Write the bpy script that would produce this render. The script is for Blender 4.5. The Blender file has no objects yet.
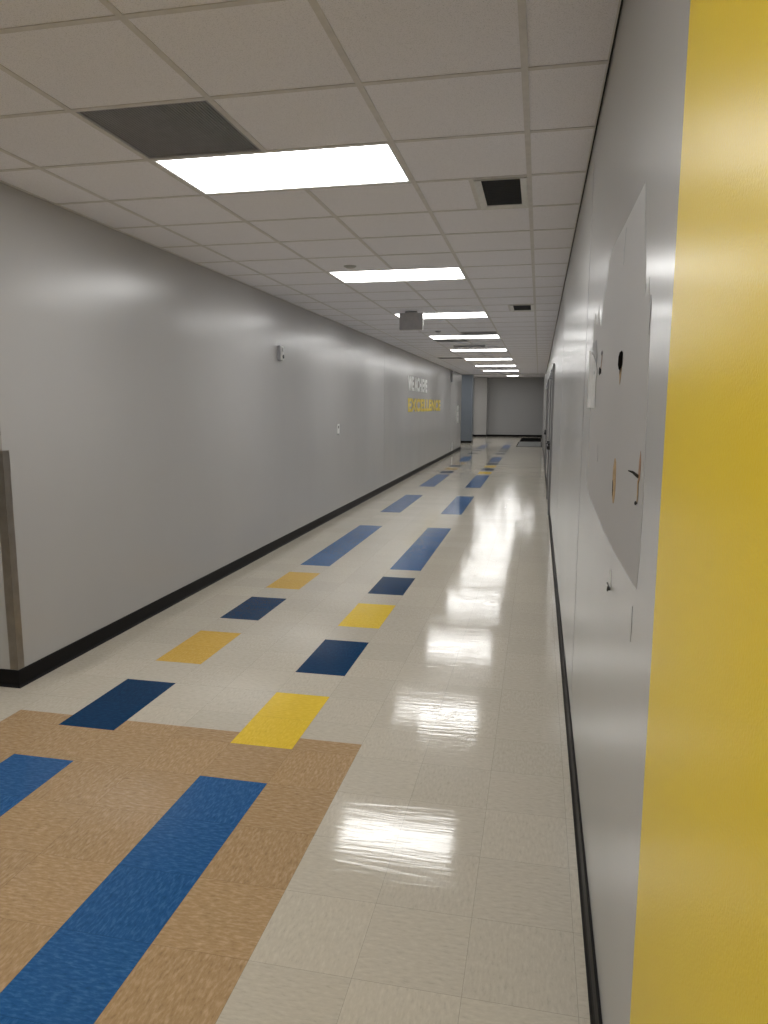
import bpy, bmesh, math, random
from mathutils import Vector, Matrix
random.seed(7)
C = bpy.context.scene.collection
S = bpy.context.scene

# ------------------------------------------------------------------ measures
H = 2.8114                    # hall ceiling
XL, XR = -2.8896, 0.2048      # left and right wall faces
YC = 3.46                     # near corner of the left wall
YLE = 27.6                    # far end of the left wall
YH = 27.6                     # header where the hall ceiling stops
YE = 40.0                     # end wall
HF = 3.17                     # ceiling beyond the header
XF = -7.0                     # far left of the side spaces
YB = -3.2                     # wall behind the camera
YY = 1.25                     # where the yellow paint ends
UX, UY, SX, SY = .3135, .3209, -2.3507, 3.069   # floor tiles
G, GX, GY = .6096, -1.9199, 2.8253              # ceiling grid

# ------------------------------------------------------------------ materials
def newmat(name):
    m = bpy.data.materials.new(name); m.use_nodes = True
    nt = m.node_tree; b = nt.nodes['Principled BSDF']
    return m, nt, b
def setin(b, **k):
    for n, v in k.items():
        n = n.replace('_', ' ')
        if n in b.inputs: b.inputs[n].default_value = v
def node(nt, t, **k):
    n = nt.nodes.new(t)
    for a, v in k.items(): setattr(n, a, v)
    return n
def objcoord(nt, scale=(1, 1, 1)):
    tc = node(nt, 'ShaderNodeTexCoord'); mp = node(nt, 'ShaderNodeMapping')
    mp.inputs['Scale'].default_value = scale
    nt.links.new(tc.outputs['Object'], mp.inputs['Vector'])
    return mp.outputs['Vector']
def noise(nt, vec, scale, detail=2, rough=.5):
    n = node(nt, 'ShaderNodeTexNoise')
    n.inputs['Scale'].default_value = scale; n.inputs['Detail'].default_value = detail
    n.inputs['Roughness'].default_value = rough
    nt.links.new(vec, n.inputs['Vector'])
    return n.outputs['Fac']
def ramp(nt, fac, lo, hi, c0, c1):
    r = node(nt, 'ShaderNodeMapRange'); r.inputs[1].default_value = lo; r.inputs[2].default_value = hi
    nt.links.new(fac, r.inputs[0])
    mx = node(nt, 'ShaderNodeMix', data_type='RGBA')
    nt.links.new(r.outputs[0], mx.inputs[0])
    mx.inputs[6].default_value = (*c0, 1); mx.inputs[7].default_value = (*c1, 1)
    return mx.outputs[2]
def bump(nt, b, hs, normal=None):
    for h, strength, dist in hs:
        bp = node(nt, 'ShaderNodeBump'); bp.inputs['Strength'].default_value = strength
        bp.inputs['Distance'].default_value = dist
        nt.links.new(h, bp.inputs['Height'])
        if normal: nt.links.new(normal, bp.inputs['Normal'])
        normal = bp.outputs['Normal']
    nt.links.new(normal, b.inputs['Normal'])
def m_math(nt, op, a, b=None):
    n = node(nt, 'ShaderNodeMath', operation=op)
    for i, v in enumerate((a, b)):
        if v is None: continue
        if isinstance(v, (int, float)): n.inputs[i].default_value = v
        else: nt.links.new(v, n.inputs[i])
    return n.outputs[0]

def plain(name, col, rough=.5, metal=0, var=.06, sc=20, spec=.5, bmp=.0006):
    m, nt, b = newmat(name)
    v = objcoord(nt)
    f = noise(nt, v, sc, 3)
    c = ramp(nt, f, .3, .7, [x * (1 - var) for x in col], [min(1, x * (1 + var)) for x in col])
    nt.links.new(c, b.inputs['Base Color'])
    setin(b, Roughness=rough, Metallic=metal, Specular_IOR_Level=spec)
    bump(nt, b, [(noise(nt, v, sc * 6, 2), .3, bmp)])
    return m
def paint(name, col, rough, wave=.0, peel=.0004, spec=.5, streak=(1, 1, 1), var=.015):
    """semi gloss wall paint over slightly wavy board"""
    m, nt, b = newmat(name)
    v = objcoord(nt)
    f = noise(nt, v, 1.3, 3)
    c = ramp(nt, f, .3, .7, [x * (1 - var) for x in col], [x * (1 + var) for x in col])
    nt.links.new(c, b.inputs['Base Color'])
    setin(b, Roughness=rough, Specular_IOR_Level=spec)
    hs = [(noise(nt, v, 260, 2), .35, peel)]
    if wave: hs.append((noise(nt, objcoord(nt, streak), 1.0, 1), 1.0, wave))
    bump(nt, b, hs)
    return m

def vct(name, base, fleck, amt=1.0, rough=.085, spec=.5):
    """vinyl composition tile: streaky flecks turned a quarter on every other tile"""
    m, nt, b = newmat(name)
    v = objcoord(nt)
    sp = node(nt, 'ShaderNodeSeparateXYZ'); nt.links.new(v, sp.inputs[0])
    tx = m_math(nt, 'DIVIDE', m_math(nt, 'SUBTRACT', sp.outputs[0], SX), UX)
    ty = m_math(nt, 'DIVIDE', m_math(nt, 'SUBTRACT', sp.outputs[1], SY), UY)
    ix, iy = m_math(nt, 'FLOOR', tx), m_math(nt, 'FLOOR', ty)
    chk = m_math(nt, 'PINGPONG', m_math(nt, 'ADD', ix, iy), 1.0)
    cmb = node(nt, 'ShaderNodeCombineXYZ'); nt.links.new(ix, cmb.inputs[0]); nt.links.new(iy, cmb.inputs[1])
    wn = node(nt, 'ShaderNodeTexWhiteNoise', noise_dimensions='2D'); nt.links.new(cmb.outputs[0], wn.inputs['Vector'])
    n1 = noise(nt, objcoord(nt, (30, 95, 1)), 1.0, 4, .62)
    n2 = noise(nt, objcoord(nt, (95, 30, 1)), 1.0, 4, .62)
    mx = node(nt, 'ShaderNodeMix', data_type='FLOAT'); nt.links.new(chk, mx.inputs[0])
    nt.links.new(n1, mx.inputs[2]); nt.links.new(n2, mx.inputs[3])
    fl = mx.outputs[0]
    c = ramp(nt, fl, .48, .72, base, fleck)
    # dark specks
    d = ramp(nt, fl, .30, .42, [x * (1 - .22 * amt) for x in base], (1, 1, 1))
    mul = node(nt, 'ShaderNodeMix', data_type='RGBA', blend_type='MULTIPLY'); mul.inputs[0].default_value = .0
    mn = node(nt, 'ShaderNodeMix', data_type='RGBA'); dk = [x * (1 - .25 * amt) for x in base]
    r = node(nt, 'ShaderNodeMapRange'); r.inputs[1].default_value = .44; r.inputs[2].default_value = .30
    nt.links.new(fl, r.inputs[0]); nt.links.new(r.outputs[0], mn.inputs[0])
    nt.links.new(c, mn.inputs[6]); mn.inputs[7].default_value = (*dk, 1)
    # tile to tile tone
    hv = node(nt, 'ShaderNodeHueSaturation')
    tone = m_math(nt, 'MULTIPLY_ADD', wn.outputs['Value'], .07); nt.nodes[-1].inputs[2].default_value = .965
    nt.links.new(tone, hv.inputs['Value']); nt.links.new(mn.outputs[2], hv.inputs['Color'])
    # joints
    fx = m_math(nt, 'ABSOLUTE', m_math(nt, 'SUBTRACT', m_math(nt, 'FRACT', m_math(nt, 'ADD', tx, .5)), .5))
    fy = m_math(nt, 'ABSOLUTE', m_math(nt, 'SUBTRACT', m_math(nt, 'FRACT', m_math(nt, 'ADD', ty, .5)), .5))
    j = m_math(nt, 'LESS_THAN', m_math(nt, 'MINIMUM', fx, fy), .0018)
    jm = node(nt, 'ShaderNodeMix', data_type='RGBA'); nt.links.new(j, jm.inputs[0])
    nt.links.new(hv.outputs[0], jm.inputs[6]); jm.inputs[7].default_value = (*[x * .58 for x in base], 1)
    nt.links.new(jm.outputs[2], b.inputs['Base Color'])
    setin(b, Roughness=rough, Specular_IOR_Level=spec)
    # wax: faint orange peel, long soft swells and brush drag across the hall
    w1 = noise(nt, objcoord(nt, (1.5, 7, 1)), 1.0, 3, .55)
    w2 = noise(nt, objcoord(nt, (4, 42, 1)), 1.0, 2)
    w3 = noise(nt, v, 160, 2)
    rr = node(nt, 'ShaderNodeMapRange'); rr.inputs[1].default_value = .3; rr.inputs[2].default_value = .7
    rr.inputs[3].default_value = rough * .65; rr.inputs[4].default_value = rough * 1.35
    nt.links.new(w1, rr.inputs[0]); nt.links.new(rr.outputs[0], b.inputs['Roughness'])
    bump(nt, b, [(w3, .12, .0001), (w2, .9, WAX * 1.5), (w1, .5, WAX * 1.5)])
    return m
WAX = .0004

M = {}
WALLC = (.44, .432, .425)
M['wall_left'] = paint('wall paint left', WALLC, .25, wave=.009, spec=.6, streak=(1, 1.1, .05))
M['wall'] = paint('wall paint', [x*.95 for x in WALLC], .235, wave=.0012, spec=.33, streak=(1, .8, .25))
M['patch'] = paint('flat primer', (.385, .375, .365), .60, spec=.35)
M['yellow'] = paint('yellow paint', (.80, .575, .008), .30, wave=.0010, peel=.0012, streak=(1, 2, 2), spec=.24)
M['endwall'] = paint('end wall paint', (.36, .36, .362), .5)
M['bluegrey'] = paint('blue grey paint', (.125, .145, .17), .5)
M['base'] = plain('black vinyl base', (.006, .0055, .006), .5, spec=.15)
M['tee'] = plain('painted tee', (.66, .64, .63), .5)
M['steel'] = plain('brushed steel', (.30, .27, .24), .38, metal=.9, var=.12, sc=9)
M['white'] = plain('white enamel', (.72, .72, .70), .4)
M['plastic'] = plain('grey plastic', (.50, .50, .49), .4)
M['exitgrey'] = plain('exit box grey', (.40, .39, .40), .5)
M['black'] = plain('black metal', (.012, .012, .012), .5)
M['dark'] = plain('dark grille', (.15, .15, .158), .6)
M['core'] = plain('vent core', (.075, .078, .085), .6)
M['vane'] = plain('grey vane', (.36, .36, .385), .5)
M['midgrille'] = plain('grey grille', (.16, .16, .155), .6)
M['doorleaf'] = paint('door paint', (.33, .325, .33), .3)
M['frame'] = paint('door frame paint', (.22, .215, .215), .35)
M['rubber'] = plain('black rubber mat', (.008, .008, .008), .95, sc=60, spec=.05)
M['matgrey'] = plain('grey mat', (.19, .195, .19), .9, sc=60, spec=.1)
M['paper'] = plain('torn paper', (.90, .89, .87), .95, spec=.05)
M['papershade'] = plain('painted paper shade', (.25, .25, .25), .7)  # grey of the shadow beside the torn paper
M['gyp'] = plain('bare board', (.36, .24, .11), .8, var=.25, sc=90)
M['brown'] = plain('torn brown board face', (.30, .17, .095), .8, var=.25, sc=90)
M['letwhite'] = plain('white vinyl lettering', (.80, .81, .80), .45)
M['letyel'] = plain('yellow vinyl lettering', (.66, .50, .05), .45)
M['hole'] = plain('dark wall cavity', (.006, .005, .004), 1, spec=0)
M['gap'] = plain('dark reveal', (.01, .01, .01), .9)  # near black, also paints the shade of door gaps and ceiling reveal

def ceilmat():
    m, nt, b = newmat('mineral fibre tile'); v = objcoord(nt)
    f = noise(nt, v, 240, 3, .7)
    c = ramp(nt, f, .30, .48, (.62, .62, .65), (.89, .88, .925))
    nt.links.new(c, b.inputs['Base Color']); setin(b, Roughness=.9, Specular_IOR_Level=.2)
    bump(nt, b, [(f, .5, .001)])
    return m
M['ceil'] = ceilmat()
def glow(name, col, s):
    m, nt, b = newmat(name)
    f = noise(nt, objcoord(nt), 120, 1)
    c = ramp(nt, f, .3, .7, [x * .97 for x in col], col)
    nt.links.new(c, b.inputs['Emission Color'])
    setin(b, Base_Color=(.8, .8, .8, 1), Roughness=.5, Emission_Strength=s)
    return m
M['lens'] = glow('lit acrylic lens', (1.0, .995, .975), 7.0)

M['cream'] = vct('cream tile', (.535, .487, .40), (.60, .552, .462), .5, .095, .42)
M['tan'] = vct('tan tile', (.40, .265, .14), (.54, .38, .235), .9, .10, .3)
M['blue'] = vct('blue tile', (.022, .10, .27), (.05, .165, .37), 1.0, .09, .16)
M['navy'] = vct('navy tile', (.003, .034, .10), (.006, .052, .13), 1.0, .085, .06)
M['yel'] = vct('yellow tile', (.74, .51, .045), (.82, .60, .08), .5, .09, .16)
M['ochre'] = vct('ochre tile', (.60, .37, .06), (.68, .46, .12), .5, .09, .16)

# ------------------------------------------------------------------ mesh helpers
def add_box(bm, x0, x1, y0, y1, z0, z1, bev=0, mi=0):
    r = bmesh.ops.create_cube(bm, size=1)
    vs = r['verts']
    for v in vs:
        v.co = Vector(((x0 + x1) / 2 + v.co.x * (x1 - x0), (y0 + y1) / 2 + v.co.y * (y1 - y0), (z0 + z1) / 2 + v.co.z * (z1 - z0)))
    fs = {f for v in vs for f in v.link_faces}
    for f in fs: f.material_index = mi
    if bev:
        es = list({e for v in vs for e in v.link_edges})
        bmesh.ops.bevel(bm, geom=es, offset=bev, segments=2, affect='EDGES', clamp_overlap=True)
def box(x0, x1, y0, y1, z0, z1, bev=0):
    bm = bmesh.new(); add_box(bm, x0, x1, y0, y1, z0, z1, bev); return bm
def add_lathe(bm, prof, seg=24, mat=None):
    """profile (r, z) spun about z"""
    rings = []
    for r, z in prof:
        if r < 1e-6: rings.append([bm.verts.new((0, 0, z))])
        else: rings.append([bm.verts.new((r * math.cos(2 * math.pi * i / seg), r * math.sin(2 * math.pi * i / seg), z)) for i in range(seg)])
    for a, b in zip(rings, rings[1:]):
        for i in range(seg):
            j = (i + 1) % seg
            q = [a[i % len(a)], a[j % len(a)], b[j % len(b)], b[i % len(b)]]
            u = []
            for v in q:
                if v not in u: u.append(v)
            if len(u) > 2: bm.faces.new(u)
    if mat: bmesh.ops.transform(bm, matrix=mat, verts=[v for r in rings for v in r])
    bmesh.ops.recalc_face_normals(bm, faces=bm.faces)
def add_tube(bm, pts, rad, seg=8):
    """tube along points, radius per point"""
    pts = [Vector(p) for p in pts]; rings = []
    for i, p in enumerate(pts):
        d = (pts[min(i + 1, len(pts) - 1)] - pts[max(i - 1, 0)]).normalized()
        a = d.orthogonal().normalized(); b = d.cross(a); r = rad[i] if isinstance(rad, (list, tuple)) else rad
        if rings:   # keep rings aligned
            a = (pa - d * pa.dot(d)).normalized(); b = d.cross(a)
        pa = a
        rings.append([bm.verts.new(p + r * (a * math.cos(2 * math.pi * k / seg) + b * math.sin(2 * math.pi * k / seg))) for k in range(seg)])
    for A, B in zip(rings, rings[1:]):
        for k in range(seg): bm.faces.new((A[k], A[(k + 1) % seg], B[(k + 1) % seg], B[k]))
    bm.faces.new(rings[0][::-1]); bm.faces.new(rings[-1])
def add_prism(bm, pts, d):
    """closed outline of 3-D points pushed by vector d"""
    a = [bm.verts.new(p) for p in pts]; b = [bm.verts.new(Vector(p) + Vector(d)) for p in pts]
    n = len(pts); bm.faces.new(a); bm.faces.new(b[::-1])
    for i in range(n): bm.faces.new((a[i], b[i], b[(i + 1) % n], a[(i + 1) % n]))
    bmesh.ops.recalc_face_normals(bm, faces=bm.faces)
def obj(name, bm, mat, parent=None, smooth=False):
    me = bpy.data.meshes.new(name); bm.to_mesh(me); bm.free()
    for m in (mat if isinstance(mat, list) else [mat]): me.materials.append(m)
    if smooth:
        for p in me.polygons: p.use_smooth = True
    o = bpy.data.objects.new(name, me); C.objects.link(o)
    if parent: o.parent = parent
    return o
def struct(name, bm, mat, parent=None, label=None):
    o = obj(name, bm, mat, parent)
    if not parent: o['kind'] = 'structure'
    if label: o['label'] = label
    return o
def tag(o, label, cat, group=None):
    o['label'] = label; o['category'] = cat
    if group: o['group'] = group
    return o
def thing(name, loc, label, cat, group=None):
    o = bpy.data.objects.new(name, None); C.objects.link(o); o.location = loc; o.empty_display_size = .1
    return tag(o, label, cat, group)
def dup(root, loc, label):
    r = root.copy(); C.objects.link(r); r.location = loc; r['label'] = label
    for ch in list(root.children):
        c = ch.copy(); C.objects.link(c); c.parent = r
        for g in ch.children:
            d = g.copy(); C.objects.link(d); d.parent = c
    return r

# ------------------------------------------------------------------ floor
kinds = ['cream', 'tan', 'blue', 'navy', 'yel', 'ochre']
def runs(first, second, yk):
    L = [(-14.0, -1.0, 'blue')]
    for base_ in (0, 45):
        for i in range(4): L.append((base_ + 3 * i, base_ + 3 * i + 2, (first, second)[i % 2]))
    L += [(12, 20, 'blue'), (24, 31, 'blue'), (35.5, 44, 'blue'), (57, 64, 'blue'), (68, 70, 'navy'), (73, 75, 'navy'), (77, 88, 'blue'), (92, 94, 'navy')]
    return L
LEFTR = runs('navy', 'ochre', 0); RIGHTR = runs('yel', 'navy', 0)
def tile_kind(x, y):
    if 0 < x < 1:
        for a, b, k in LEFTR:
            if a < y < b: return k
    if 3 < x < 4:
        for a, b, k in RIGHTR:
            if a < y < b: return k
    if -1 < x < 5 and -14.5 < y < .37: return 'tan'
    return 'cream'
ux = sorted({(XF - .3 - SX) / UX, -1, 0, 1, 3, 4, 5, (XR + .06 - SX) / UX})
uy = sorted({(YB - .2 - SY) / UY, -14.5, .37, (YE + .2 - SY) / UY} | {v for r in LEFTR + RIGHTR for v in r[:2]})
bm = bmesh.new()
gv = {(i, j): bm.verts.new((SX + x * UX, SY + y * UY, 0)) for i, x in enumerate(ux) for j, y in enumerate(uy)}
for i in range(len(ux) - 1):
    for j in range(len(uy) - 1):
        f = bm.faces.new((gv[i, j], gv[i + 1, j], gv[i + 1, j + 1], gv[i, j + 1]))
        f.material_index = kinds.index(tile_kind((ux[i] + ux[i + 1]) / 2, (uy[j] + uy[j + 1]) / 2))
ret = bmesh.ops.extrude_face_region(bm, geom=list(bm.faces))
bmesh.ops.translate(bm, vec=(0, 0, -.05), verts=[g for g in ret['geom'] if isinstance(g, bmesh.types.BMVert)])
bmesh.ops.recalc_face_normals(bm, faces=bm.faces)
struct('floor', bm, [M[k] for k in kinds])

# ------------------------------------------------------------------ walls
def wall(name, x0, x1, y0, y1, z0, z1, mat): return struct(name, box(x0, x1, y0, y1, z0, z1), M[mat])
WT = H + .06
wl = wall('wall_left', XL - .16, XL, YC, YLE, 0, HF + .1, 'wall_left')
wall('wall_left_return', XF, XL - .16, YC, YC + .16, 0, WT, 'wall')
wr = wall('wall_right', XR, XR + .18, YY, YE, 0, HF + .1, 'wall')
wall('wall_right_yellow', XR - .0035, XR + .18, YB, YY, 0, WT, 'yellow')
wall('wall_back', XF, XR + .18, YB - .16, YB, 0, WT, 'wall')
wall('wall_side_near', XF - .16, XF, YB - .16, YC + .16, 0, WT, 'wall')
wall('wall_side_far', XF - .16, XF, YLE, YE, 0, HF + .1, 'wall')
wall('wall_side_end', XF - .16, XL - .16, YLE - .16, YLE, 0, HF + .1, 'wall')
wall('wall_end', XF - .16, XR + .18, YE, YE + .16, 0, HF + .1, 'endwall')
wall('wall_end_projection', -3.42, -2.76, YE - .5, YE, 0, HF + .02, 'wall')
wall('wall_pillar', -3.42, -2.905, 32.3, 32.85, 0, HF + .02, 'bluegrey')
wall('wall_header', XF, XR, YH, YH + .16, H - .012, HF + .08, 'wall')

# painted over panel on the right wall: matte primer with a ragged edge
outline = [(1.689, 2.087), (1.66, 2.00), (1.615, 1.91), (1.60, 1.84), (1.56, 1.872), (1.51, 1.76), (1.49, 1.63), (1.475, 1.45), (1.475, 1.32), (1.50, 1.25),
           (1.85, 1.243), (2.284, 1.245), (2.60, 1.262), (2.95, 1.268), (3.10, 1.30), (3.08, 1.45), (3.05, 1.60), (3.0, 1.70), (3.04, 1.80), (3.11, 1.93), (3.06, 1.985), (2.95, 1.93), (2.87, 1.985),
           (2.74, 1.90), (2.66, 1.975), (2.55, 2.02), (2.50, 2.085), (2.30, 2.095), (2.05, 2.09)]
bm = bmesh.new(); add_prism(bm, [(XR + .0005, y, z) for y, z in outline], (-.0011, 0, 0))
struct('primer_patch', bm, M['patch'], wr, 'flat matte grey patch with ragged edges')
# board joints in the walls
def seam(parent, x, y, z0, z1, w=.004, d=.0012, mat='gap'):
    s = -1 if x > 0 else 1
    struct('board_joint', box(min(x, x + s * d), max(x, x + s * d), y - w / 2, y + w / 2, z0, z1), M[mat], parent)
for y in (3.56, 7.2): seam(wr, XR, y, .1, H - .1, .003, .0008, 'frame')
for y in (13.6, 24.1): seam(wl, XL, y, .1, H - .02, .012, .0012, 'frame')

# cove base
BH, BT = .102, .008
def cove(name, pts, parent=None):
    """base swept along a 2-D path; the room lies to the right of the path"""
    prof = [(0, 0), (BT + .010, 0), (BT + .009, .004), (BT + .003, .013), (BT, .024), (BT, BH - .004), (BT - .003, BH), (0, BH)]
    bm = bmesh.new(); P = [Vector(p) for p in pts]; rings = []
    for i, p in enumerate(P):
        ns = []
        for a, b in ((i - 1, i), (i, i + 1)):
            if a >= 0 and b < len(P):
                d = (P[b] - P[a]).normalized(); ns.append(Vector((d.y, -d.x)))
        n = sum(ns, Vector((0, 0))); n = n.normalized() / max(.3, n.normalized().dot(ns[0]))
        rings.append([bm.verts.new((p.x + n.x * r, p.y + n.y * r, z)) for r, z in prof])
    for A, B in zip(rings, rings[1:]):
        for k in range(len(prof)): bm.faces.new((A[k], A[(k + 1) % len(prof)], B[(k + 1) % len(prof)], B[k]))
    bm.faces.new(rings[0]); bm.faces.new(rings[-1][::-1])
    bmesh.ops.recalc_face_normals(bm, faces=bm.faces)
    return struct(name, bm, M['base'], parent)
cove('baseboard_left', [(XF, YC), (XL, YC), (XL, YLE)])
cove('baseboard_right_near', [(XR, 10.92), (XR, YB)])
cove('baseboard_right_middle', [(XR, 17.0), (XR, 13.08)])
cove('baseboard_right_far', [(XR, YE), (XR, 19.1)])
cove('baseboard_end', [(XF, YE), (-3.42, YE), (-3.42, YE - .5), (-2.76, YE - .5), (-2.76, YE), (XR, YE)])
cove('baseboard_pillar', [(-3.42, 32.85), (-3.42, 32.3), (-2.905, 32.3), (-2.905, 32.85)])
cove('baseboard_back', [(XR, YB), (XF, YB), (XF, YC)])

# ------------------------------------------------------------------ ceiling
lights = [(0, r, 2) for r in (-9, -4, 1, 6, 11, 16, 21, 26, 31, 36)] + [(-5, -3, 2)]     # column, row, width in cells; last is an added side light
returns = [(0, 0, 'near'), (1, 15, 'far'), (0, 17, 'far'), (0.45, 19, 'slot'), (-1, 25, 'far')]
supplies = [2, 10]
filled = {(c, r) for c, r, _ in lights} | {(c + 1, r) for c, r, _ in lights} | {(0, 0), (1, 15), (0, 17), (-1, 25)}
bm = bmesh.new(); tb = bmesh.new()
c0, c1 = -9, 4; r0, r1 = -10, 42
REV = .007
for r in range(r0, r1):
    y0, y1 = GY + r * G, GY + (r + 1) * G
    y0 = max(y0, YB); y1 = min(y1, YH)
    if y1 - y0 < .02: continue
    for c in range(c0, c1):
        if (c, r) in filled: continue
        x0, x1 = GX + c * G, GX + (c + 1) * G
        xmin = XF if y0 < YC - .05 else XL
        x0 = max(x0, xmin); x1 = min(x1, XR - REV)
        if x1 - x0 < .02: continue
        if c == 2 and r in supplies: x1 = GX + 2.5 * G
        add_box(bm, x0, x1, y0, y1, H, H + .016)
struct('ceiling', bm, M['ceil'])
TW, TH = .0125, .0035
for c in range(c0, c1):
    x = GX + c * G
    if c in (1, -4):      # this runner is broken wherever a light fills both cells
        edges = [YB] + [v for k, r, _ in lights if k + 1 == c and GY + r * G > YB for v in (GY + r * G, GY + (r + 1) * G)] + [YH if c == 1 else YC - .01]
        for a, b_ in zip(edges[::2], edges[1::2]): add_box(tb, x - TW, x + TW, a, b_, H - TH, H - .0003)
    elif x > XL: add_box(tb, x - TW, x + TW, YB, YH, H - TH, H - .0003)
    elif x > XF: add_box(tb, x - TW, x + TW, YB, YC - .01, H - TH, H - .0003)
for r in range(r0, r1):
    y = GY + r * G
    if y < YB or y > YH: continue
    add_box(tb, XF if y < YC else XL, XR - REV, y - TW, y + TW, H - TH * .93, H - .0005)
for r in supplies:
    x = GX + 2.5 * G; add_box(tb, x - TW, x + TW, GY + r * G, GY + (r + 1) * G, H - TH, H - .0003)
# wall angles
add_box(tb, XL, XL + .02, YC, YH, H - TH, H - .0002)
add_box(tb, XR - REV - .006, XR - REV, YB, YH, H - TH * .6, H - .0002)
struct('trim_1', tb, M['tee'], None, 'white metal grid of the suspended ceiling')
struct('reveal_shade', box(XR - REV, XR, YB, YH, H + .001, H + .02), M['gap'], None, 'black strip painted as the shadow gap between ceiling and right wall')  # black strip fills the reveal, shade put into its colour
struct('ceiling_deck', box(XF - .1, XR + .1, YB - .1, YH, H + .09, H + .12), M['gap'])
# higher ceiling past the header
bm = bmesh.new(); add_box(bm, XF, XR, YH + .16, YE, HF, HF + .03)
struct('ceiling_far', bm, M['ceil'])

# ------------------------------------------------------------------ ceiling fixtures
def fixture_light(loc, label, nx=2):
    t = thing('ceiling_light', loc, label, 'ceiling light', 'recessed lights along the corridor ceiling')
    w, d = nx * G - .027, G - .027
    f = bmesh.new(); e = .012
    for a in ((0, w, 0, e), (0, w, d - e, d), (0, e, e, d - e), (w - e, w, e, d - e)): add_box(f, a[0], a[1], a[2], a[3], -.002, .045, .0008)
    add_box(f, 0, w, 0, d, .046, .06)
    obj('frame', f, M['white'], t)
    obj('diffuser', box(e, w - e, e, d - e, .003, .009), M['lens'], t)
    return t
names = ['ceiling light behind the camera, second back from the photographed ceiling', 'ceiling light behind the camera, just before the photographed ceiling',
         'large lit ceiling panel nearest the camera, touching the dark return grille', 'second lit ceiling panel from the camera, past the small square vent',
         'third lit ceiling panel, partly hidden behind the hanging grey exit sign box', 'fourth lit ceiling panel from the camera, between two grey grilles',
         'fifth lit ceiling panel from the camera, just past the narrow grey slot', 'sixth lit ceiling panel from the camera, past the grille by the left wall',
         'seventh lit ceiling panel from the camera, second last in the hall ceiling', 'last lit ceiling panel in the hall ceiling, just before the header',
         'added lit ceiling panel, unseen in the side passage round the left corner']
first = None
for (c, r, w), nm in zip(lights, names):
    loc = (GX + c * G + .0135, GY + r * G + .0135, H)
    if first is None: first = fixture_light(loc, nm)
    else: dup(first, loc, nm)
fl = fixture_light((-1.66, 37.3, HF - .014), 'lit panel in the higher ceiling past the header, by the end wall', 1)
fl['group'] = 'lights of the far room'
del fl['group']
for (x, y), nm in zip([(-4.6, 34.5), (-2.6, 30.6), (-1.25, 30.6), (-5.2, 37.3), (-5.0, 30.6), (-1.9, 34.0)],  # added panels, out of view, to brighten the end wall
        ['out of sight left of the pillar', 'hidden right behind the header, middle one', 'hidden right behind the header, beside the right wall',
         'out of sight by the far left corner', 'hidden right behind the header, leftmost one', 'hidden behind the header, deepest one']):
    dup(first, (x, y, HF - .014), 'added fill panel in the higher ceiling ' + nm)['group'] = 'added fill lights of the room past the header'

def grille(loc, w, d, label, mat, vane, n, frame='tee', down=.003):
    t = thing('return_grille', loc, label, 'vent')
    f = bmesh.new(); e = .011
    for a in ((0, w, 0, e), (0, w, d - e, d), (0, e, e, d - e), (w - e, w, e, d - e)): add_box(f, a[0], a[1], a[2], a[3], -.001, .02)
    obj('frame', f, M[frame], t)
    obj('backing', box(e, w - e, e, d - e, .014, .02), M[mat], t)
    v = bmesh.new()
    for i in range(n):
        x = e + (w - 2 * e) * (i + .5) / n
        add_box(v, x - .0022, x + .0022, e, d - e, .006, .014)
    obj('vanes', v, M[vane], t)
    return t
q = G - .026
grille((GX + .013, GY + .013, H), q, q, 'square dark grey return grille with fine ribs, touching the nearest ceiling light', 'dark', 'vane', 40, 'vane')
grille((GX + G + .013, GY + 15 * G + .013, H), q, q, 'grey ceiling grille directly before the fourth ceiling light', 'dark', 'vane', 20, 'vane')
grille((GX + .013, GY + 17 * G + .013, H), q, q, 'grey ceiling grille directly past the left half of the fourth light', 'midgrille', 'vane', 20, 'vane')
grille((GX - G + .013, GY + 25 * G + .013, H), q, q, 'grey ceiling grille by the left wall before the sixth light', 'midgrille', 'vane', 20, 'vane')
grille((GX + .35 * G, GY + 19.3 * G, H - .021), .62, .14, 'narrow grey slot vent between the fourth and fifth lights', 'midgrille', 'vane', 14, 'vane')

def diffuser(loc, label):
    t = thing('supply_vent', loc, label, 'vent', 'small square supply vents beside the right wall')
    w, d = G / 2 - .026, G - .026
    f = bmesh.new(); e = .036
    # bevelled frame: each side a sloping bar
    def bar(p, q_, n):
        a = Vector(p); b = Vector(q_); n = Vector(n)
        m1 = (b - a).normalized() * e
        pts = [a, b, b - m1 + n * e + Vector((0, 0, .012)), a + m1 + n * e + Vector((0, 0, .012))]
        add_prism(f, [tuple(v) for v in pts], (0, 0, .006))
    z = -.012
    bar((0, 0, z), (w, 0, z), (0, 1, 0)); bar((w, 0, z), (w, d, z), (-1, 0, 0)); bar((w, d, z), (0, d, z), (0, -1, 0)); bar((0, d, z), (0, 0, z), (1, 0, 0))
    for a in ((0, w, 0, .003), (0, w, d - .003, d), (0, .003, 0, d), (w - .003, w, 0, d)): add_box(f, *a, -.012, .004)
    obj('frame', f, M['white'], t)
    obj('core', box(e, w - e, e, d - e, .012, .018), M['core'], t)
    v = bmesh.new()
    for i in range(16):
        y = e + (d - 2 * e) * (i + .5) / 16
        add_box(v, e, w - e, y - .001, y + .001, .001, .012)
    obj('vanes', v, M['core'], t)
    return t
d0 = diffuser((GX + 2.5 * G + .013, GY + 2 * G + .013, H), 'white framed vent with dark core, nearest the camera beside the right wall')
dup(d0, (GX + 2.5 * G + .013, GY + 10 * G + .013, H), 'farther small dark vent beside the right wall, near the third ceiling light')

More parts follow.
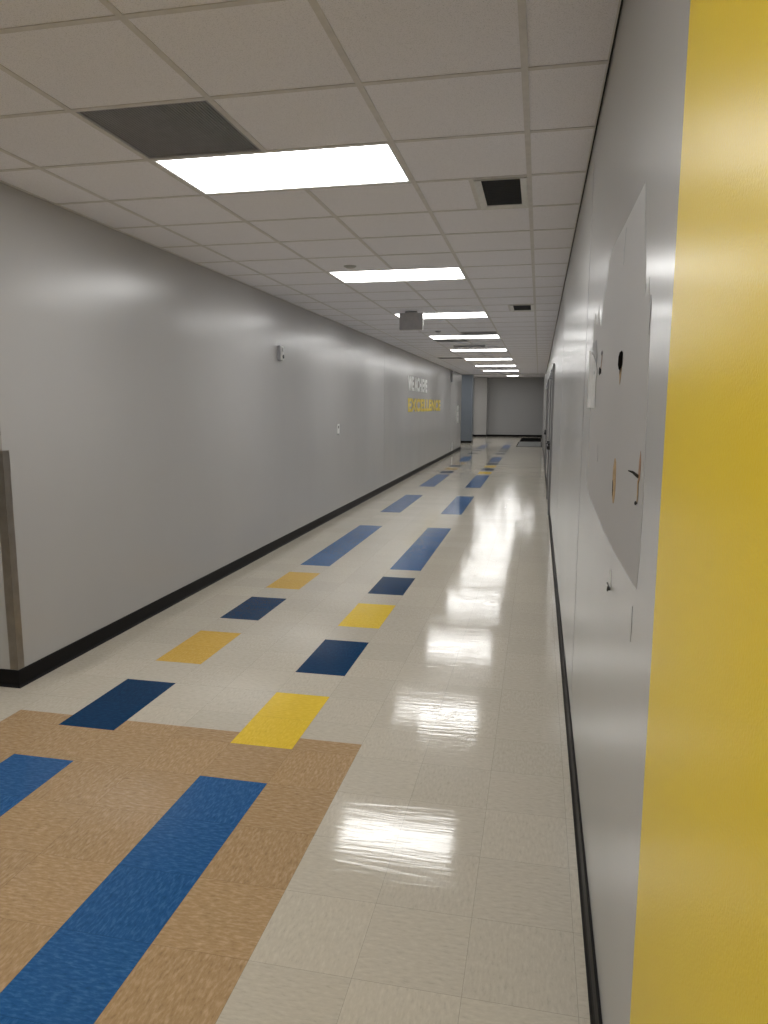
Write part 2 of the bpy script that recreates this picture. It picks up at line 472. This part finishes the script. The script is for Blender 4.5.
def dome(name, loc, r, h, label, cat, mat='plastic'):
    t = thing(name, loc, label, cat)
    b = bmesh.new(); add_lathe(b, [(0, 0), (r, 0), (r, -h * .25), (r * .9, -h * .35)], 28); obj('base_ring', b, M[mat], t, True)
    b = bmesh.new(); add_lathe(b, [(r * .72, -h * .3), (r * .7, -h * .7), (r * .45, -h), (0, -h)], 28); obj('sensor_head', b, M[mat], t, True)
    return t
dome('smoke_detector', (-1.637, 6.26, H - .0005), .055, .02, 'small round smoke detector just before the second ceiling light', 'smoke detector')
dome('smoke_detector', (-1.629, 11.784, H - .0005), .05, .025, 'small round dark detector just before the fourth ceiling light', 'smoke detector', 'vane')

# hanging exit sign box, seen from its blank back
t = thing('exit_sign', (-1.63, 9.3, H), 'grey exit sign box hanging from the ceiling in front of the third light', 'exit sign')
b = box(-.148, .148, -.028, .028, -.232, -.026, .006); obj('housing', b, M['exitgrey'], t)
b = bmesh.new(); add_box(b, -.075, .075, -.03, .03, -.024, -.0045, .003); add_lathe(b, [(.018, -.022), (.018, -.03)], 16); obj('canopy', b, M['vane'], t)
b = bmesh.new(); add_box(b, .1485, .152, -.03, .03, -.234, -.024, .001); add_box(b, -.152, .1485, -.031, .031, -.2365, -.2325, .001); obj('edge_trim', b, M['white'], t)

# ------------------------------------------------------------------ left wall devices
t = thing('corner_guard', (XL, YC, 0), 'brushed metal guard on the left wall corner above black base', 'corner guard')
b = bmesh.new()
add_prism(b, [(-.052, -.0022, .104), (.0022, -.0022, .104), (.0022, .05, .104), (.0002, .05, .104), (.0002, -.0002, .104), (-.052, -.0002, .104)], (0, 0, 1.262))
obj('angle_plate', b, M['steel'], t)
for z in (.2, .6, 1.0, 1.3):
    b = bmesh.new(); add_lathe(b, [(0, .0012), (.004, .001), (.005, 0)], 12, Matrix.Translation((-.028, -.0022, z)) @ Matrix.Rotation(math.pi / 2, 4, 'X'))
    obj('screw_head', b, M['steel'], t)

t = thing('fire_alarm_strobe', (XL, 7.87, 2.12), 'small white fire alarm strobe high on the left wall', 'fire alarm')
obj('back_box', box(0, .034, -.05, .05, 0, .165, .004), M['vane'], t)
b = bmesh.new(); add_box(b, .034, .046, -.045, .045, .005, .16, .005); obj('face', b, M['white'], t)
b = bmesh.new(); add_box(b, .046, .056, -.024, .024, .095, .14, .006); obj('strobe_lens', b, M['plastic'], t)
b = bmesh.new(); add_lathe(b, [(0, .012), (.018, .01), (.022, 0)], 20, Matrix.Translation((.046, .014, .045)) @ Matrix.Rotation(math.pi / 2, 4, 'Y')); obj('horn', b, M['dark'], t)

t = thing('thermostat', (XL, 10.32, 1.215), 'small white wall plate with a dark sensor slot, low on the left wall', 'wall plate')
obj('plate', box(0, .008, -.055, .055, 0, .14, .003), M['white'], t)
obj('slot', box(.008, .011, -.018, .018, .075, .115, .001), M['black'], t)
obj('base_lip', box(0, .022, -.05, .05, -.012, -.0005, .002), M['vane'], t)

def text(name, s, mat, y0, y1, z0, z1, label):
    cu = bpy.data.curves.new(name, 'FONT'); cu.body = s; cu.extrude = .004; cu.size = 1; cu.offset = .045; cu.space_character = 1.06
    o = bpy.data.objects.new(name, cu); C.objects.link(o)
    bpy.context.view_layer.update()
    me = bpy.data.meshes.new_from_object(o.evaluated_get(bpy.context.evaluated_depsgraph_get()))
    bpy.data.objects.remove(o)
    xs = [v.co.x for v in me.vertices]; ys = [v.co.y for v in me.vertices]; zs = [v.co.z for v in me.vertices]
    for v in me.vertices:
        u = (v.co.x - min(xs)) / (max(xs) - min(xs)); w = (v.co.y - min(ys)) / (max(ys) - min(ys)); e = (v.co.z - min(zs)) / (max(zs) - min(zs))
        v.co = (XL + .0003 + .004 * e, y0 + u * (y1 - y0), z0 + w * (z1 - z0))
    me.materials.clear(); me.materials.append(M[mat])
    o = bpy.data.objects.new(name, me); C.objects.link(o)
    return tag(o, label, 'lettering')
text('wall_lettering', 'WE ACHIEVE', 'letwhite', 16.13, 18.95, 1.965, 2.30, 'white capital letters high on the left wall, above the yellow word')
text('wall_lettering', 'EXCELLENCE', 'letyel', 16.15, 21.6, 1.485, 1.80, 'yellow capital letters on the left wall, under the white words')

t = thing('notice_board', (XL, 25.85, 1.02), 'narrow white notice panel near the far end of the left wall', 'notice board')
obj('panel', box(0, .02, 0, .72, 0, .63, .004), M['plastic'], t)
b = bmesh.new()
for k in range(3): add_box(b, .0205, .0215, .12, .62, .06 + k * .2, .2 + k * .2)
obj('sheet', b, M['white'], t)
t = thing('wall_bracket', (XL, 24.2, 2.42), 'dark narrow bracket near the ceiling, far along the left wall', 'bracket')
obj('arm', box(0, .06, -.02, .02, 0, .34, .004), M['vane'], t)
obj('foot', box(0, .07, -.03, .03, .34, .36, .003), M['dark'], t)
t = thing('wall_post', (XL, 24.75, .11), 'thin white strip low on the left wall near its far end', 'strip')
obj('strip', box(0, .012, -.03, .03, 0, .30, .003), M['white'], t)
obj('cap', box(0, .014, -.034, .034, .3005, .306, .001), M['plastic'], t)

# ------------------------------------------------------------------ right wall doors
def wdoor(n, y0, y1, ztop):
    d = struct('door_%d' % n, box(XR - .008, XR - .0005, y0 + .065, y1 - .065, .012, ztop - .065), M['doorleaf'])
    f = bmesh.new()
    for a in ((y0, y0 + .05, 0, ztop), (y1 - .05, y1, 0, ztop), (y0 + .05, y1 - .05, ztop - .05, ztop)): add_box(f, XR - .03, XR - .0005, a[0], a[1], a[2], a[3], .003)
    obj('door_frame', f, M['frame'], d)
    g = bmesh.new()
    for a in ((y0 + .05, y0 + .064, .0, ztop - .05), (y1 - .064, y1 - .05, .0, ztop - .05), ((y0 + y1) / 2 - .006, (y0 + y1) / 2 + .006, 0, ztop - .05)): add_box(g, XR - .0095, XR - .0005, *a)
    obj('door_gap', g, M['gap'], d)  # dark strips stand in for the shade round the door leaves
    ym = (y0 + y1) / 2
    for s, yy in ((-1, y0 + .12), (1, ym + .08)):
        b = bmesh.new(); add_box(b, XR - .075, XR - .055, yy, yy + .70, .98, 1.03, .004); add_box(b, XR - .055, XR - .008, yy + .01, yy + .07, .975, 1.035, .003); add_box(b, XR - .055, XR - .008, yy + .62, yy + .69, .975, 1.035, .003)
        obj('push_bar', b, M['black'], d)
        b = bmesh.new(); add_box(b, XR - .06, XR - .008, yy + .02, yy + .30, ztop - .19, ztop - .13, .004); add_tube(b, [(XR - .05, yy + .1, ztop - .13), (XR - .05, yy + .3, ztop - .09), (XR - .025, yy + .12, ztop - .07)], .007)
        obj('door_closer', b, M['vane'], d)
    return d
wdoor(1, 11.0, 13.0, 2.24)
wdoor(2, 17.05, 19.05, 2.24)

# ------------------------------------------------------------------ mats at the far end
def mat_(name, x0, x1, y0, y1, m1, label):
    t = thing(name, ((x0 + x1) / 2, y0, 0), label, 'mat')
    w = (x1 - x0) / 2; d = y1 - y0
    b = bmesh.new(); add_box(b, -w + .04, w - .04, .04, d - .04, .0005, .010, .002)
    for k in range(int(d / .12)): add_box(b, -w + .05, w - .05, .08 + k * .12, .10 + k * .12, .010, .0125)
    obj('pile', b, M[m1], t)
    b = bmesh.new()
    for a in ((-w, w, 0, .0399), (-w, w, d - .0399, d), (-w, -w + .0399, .04, d - .04), (w - .0399, w, .04, d - .04)): add_box(b, *a, .0005, .006, .002)
    obj('border', b, M['rubber'], t)
mat_('floor_mat', -.85, .15, 34.5, 38.3, 'rubber', 'black rubber mat on the floor by the end wall')
mat_('floor_mat', -.88, .16, 29.9, 34.0, 'matgrey', 'dull grey mat on the floor in front of the black one')

# ------------------------------------------------------------------ leftovers on the right wall
def on_wall(pts, d0, d1):
    bm = bmesh.new(); add_prism(bm, [(XR - d0, y, z) for y, z in pts], (-(d1 - d0), 0, 0)); return bm
PF = .0008
# torn strip of paper with its upper corner curling off
t = thing('torn_paper_strip', (0, 0, 0), 'white torn paper strip with curling top hanging on the right wall', 'paper')
bm = bmesh.new(); n = 14; L = []
for i in range(n + 1):
    k = i / n; z = 1.612 + k * .235
    w0 = 2.805 + .02 * math.sin(7 * k); w1 = 3.20 + .008 * math.sin(19 * k)
    if k > .5: w0 += .37 * ((k - .5) / .5) ** 2
    w0 = min(w0, w1 - .008); off = .0032 + .004 * max(0, k - .6)
    L.append([(XR - off - .002 * a, w0 + (w1 - w0) * a, z) for a in (0, .5, 1)])
vs = [[bm.verts.new(p) for p in r] for r in L]
for a, b in zip(vs, vs[1:]):
    for k in range(2): bm.faces.new((a[k], a[k + 1], b[k + 1], b[k]))
sol = bmesh.ops.solidify(bm, geom=list(bm.faces), thickness=.0006)
obj('sheet', bm, M['paper'], t)
bm = on_wall([(3.14, 1.862), (2.88, 1.866), (2.83, 1.81), (2.815, 1.72), (2.83, 1.70), (2.87, 1.74), (2.97, 1.80)], .0018, .0026); obj('flap_shadow', bm, M['papershade'], t)  # flat grey shape paints the shadow of the curling top
bm = on_wall([(2.90 + .022 * math.cos(a * .6), 1.745 + .007 * math.sin(a * .6)) for a in range(10)], .0045, .0052); obj('tape_spot', bm, M['plastic'], t)

def screw(bm, y, z, ln, r=.003, head=.006):
    mt = Matrix.Translation((XR - .0006, y, z)) @ Matrix.Rotation(-math.pi / 2, 4, 'Y')
    add_lathe(bm, [(0, 0), (r, 0), (r, ln), (head, ln), (head, ln + .002), (head * .6, ln + .0035), (0, ln + .004)], 12, mt)
# scratch with a screw at each end
t = thing('wall_screw', (0, 0, 0), 'pair of dark screw holes joined by a scratch, right of the paper strip', 'screw hole')
b = bmesh.new(); screw(b, 2.60, 1.798, .002, .006, .008); obj('upper_screw', b, M['vane'], t)
b = bmesh.new(); screw(b, 2.632, 1.738, .004, .009, .014); obj('lower_screw', b, M['black'], t)
b = bmesh.new(); add_tube(b, [(XR - .0015, 2.602, 1.794), (XR - .0015, 2.606, 1.775), (XR - .0015, 2.622, 1.76), (XR - .0015, 2.630, 1.742)], .0012, 6); obj('scratch', b, M['brown'], t)
# dark hole with a bare lower tip
t = thing('wall_hole', (0, 0, 0), 'black ragged hole with yellowish torn tip, upper right wall', 'wall hole')
obj('torn_tip', on_wall([(1.968, 1.722), (2.032, 1.724), (2.020, 1.70), (2.0, 1.674), (1.978, 1.70)], PF, .0016), M['gyp'], t)
obj('opening', on_wall([(1.955, 1.752), (1.985, 1.760), (2.03, 1.758), (2.055, 1.748), (2.06, 1.728), (2.035, 1.715), (2.012, 1.712), (2.0, 1.70), (1.985, 1.713), (1.96, 1.722)], .0018, .0024), M['hole'], t)
# oval tear
t = thing('wall_tear', (0, 0, 0), 'tan oval tear in the right wall with a dark slit', 'wall tear')
N = 20; obj('bare_oval', on_wall([(2.02 + (.040 + .003 * math.sin(5 * a)) * math.sin(2 * math.pi * a / N), 1.419 + .062 * math.cos(2 * math.pi * a / N)) for a in range(N)], PF, .0016), M['gyp'], t)
obj('slit', on_wall([(2.040, 1.42), (2.048, 1.415), (2.046, 1.385), (2.038, 1.375), (2.034, 1.39)], .0018, .0026), M['hole'], t)
# long tear with protruding anchor
t = thing('wall_tear', (0, 0, 0), 'long brown tear with a black screw sticking out, nearest the yellow paint', 'wall tear')
obj('upper_tear', on_wall([(1.536, 1.528), (1.550, 1.505), (1.553, 1.475), (1.543, 1.462), (1.528, 1.475), (1.524, 1.505)], PF, .0016), M['brown'], t)
obj('lower_tear', on_wall([(1.540, 1.470), (1.553, 1.466), (1.553, 1.445), (1.549, 1.422), (1.540, 1.424), (1.536, 1.45)], .0018, .0024), M['gyp'], t)
b = bmesh.new(); add_tube(b, [(XR - .001, 1.546, 1.474), (XR - .006, 1.547, 1.478), (XR - .013, 1.549, 1.484), (XR - .022, 1.549, 1.487)], [.0034, .0032, .0026, .0012], 8); obj('bent_screw', b, M['black'], t)
b = bmesh.new(); screw(b, 1.552, 1.420, .002, .002, .0045); obj('lower_screw', b, M['black'], t)
# low anchor
t = thing('wall_anchor', (0, 0, 0), 'small white anchor with black tip low on the right wall', 'wall anchor')
obj('scrape', on_wall([(1.990, 1.182), (1.996, 1.18), (1.999, 1.145), (1.99, 1.132), (1.982, 1.145), (1.986, 1.17)], PF, .0016), M['paper'], t)
b = bmesh.new(); screw(b, 1.985, 1.128, .006, .003, .006)
add_tube(b, [(XR - .002, 1.985, 1.130), (XR - .009, 1.975, 1.137)], .0018, 6); add_tube(b, [(XR - .002, 1.985, 1.130), (XR - .006, 2.02, 1.138)], .0018, 6)
obj('tip', b, M['black'], t)
# plain scratches
def scratch(y0, z0, y1, z1, w, label, mat='frame'):
    tag(obj('wall_scratch', on_wall([(y0, z0), (y0 + w, z0 - .01), (y1 + w * .8, (z0 + z1) / 2), (y1, z1), (y1 - w * .5, (z0 + z1) / 2)], PF, .0014), M[mat]), label, 'scratch')
scratch(2.026, 2.072, 2.055, 1.985, .022, 'dark slim scratch at the top of the right wall patch')
scratch(1.51, 1.83, 1.515, 1.755, .010, 'dull upright scratch on the right wall beside the yellow paint')
scratch(2.62, 1.486, 2.60, 1.428, .016, 'short thin scratch on the right wall, left of the oval tear')
scratch(1.534, 1.205, 1.536, 1.128, .006, 'faint thin scratch low on the right wall, beside the yellow paint')

# ------------------------------------------------------------------ camera
f, yaw, pitch, roll, h = 721.28, -.2094, -.1457, .0032, 1.6162
cy, sy = math.cos(yaw), math.sin(yaw)
w = Vector((sy * math.cos(pitch), cy * math.cos(pitch), math.sin(pitch)))
r_ = Vector((cy, -sy, 0)); u_ = r_.cross(w)
r = r_ * math.cos(roll) + u_ * math.sin(roll); u = -r_ * math.sin(roll) + u_ * math.cos(roll)
cam = bpy.data.cameras.new('camera'); co = bpy.data.objects.new('camera', cam); C.objects.link(co)
mw = Matrix((( r.x, u.x, -w.x, 0), (r.y, u.y, -w.y, 0), (r.z, u.z, -w.z, h), (0, 0, 0, 1)))
co.matrix_world = mw
cam.sensor_fit = 'VERTICAL'; cam.sensor_height = 24; cam.lens = f / 1024 * 24; cam.clip_start = .02; cam.clip_end = 200
S.camera = co

# ------------------------------------------------------------------ world and colour
wd = bpy.data.worlds.new('world'); S.world = wd; wd.use_nodes = True
wd.node_tree.nodes['Background'].inputs[0].default_value = (.5, .5, .52, 1)
wd.node_tree.nodes['Background'].inputs[1].default_value = .02
vs_ = S.view_settings
vs_.view_transform = 'Standard'; vs_.look = 'None'; vs_.gamma = 1; vs_.use_curve_mapping = False
vs_.exposure = .93
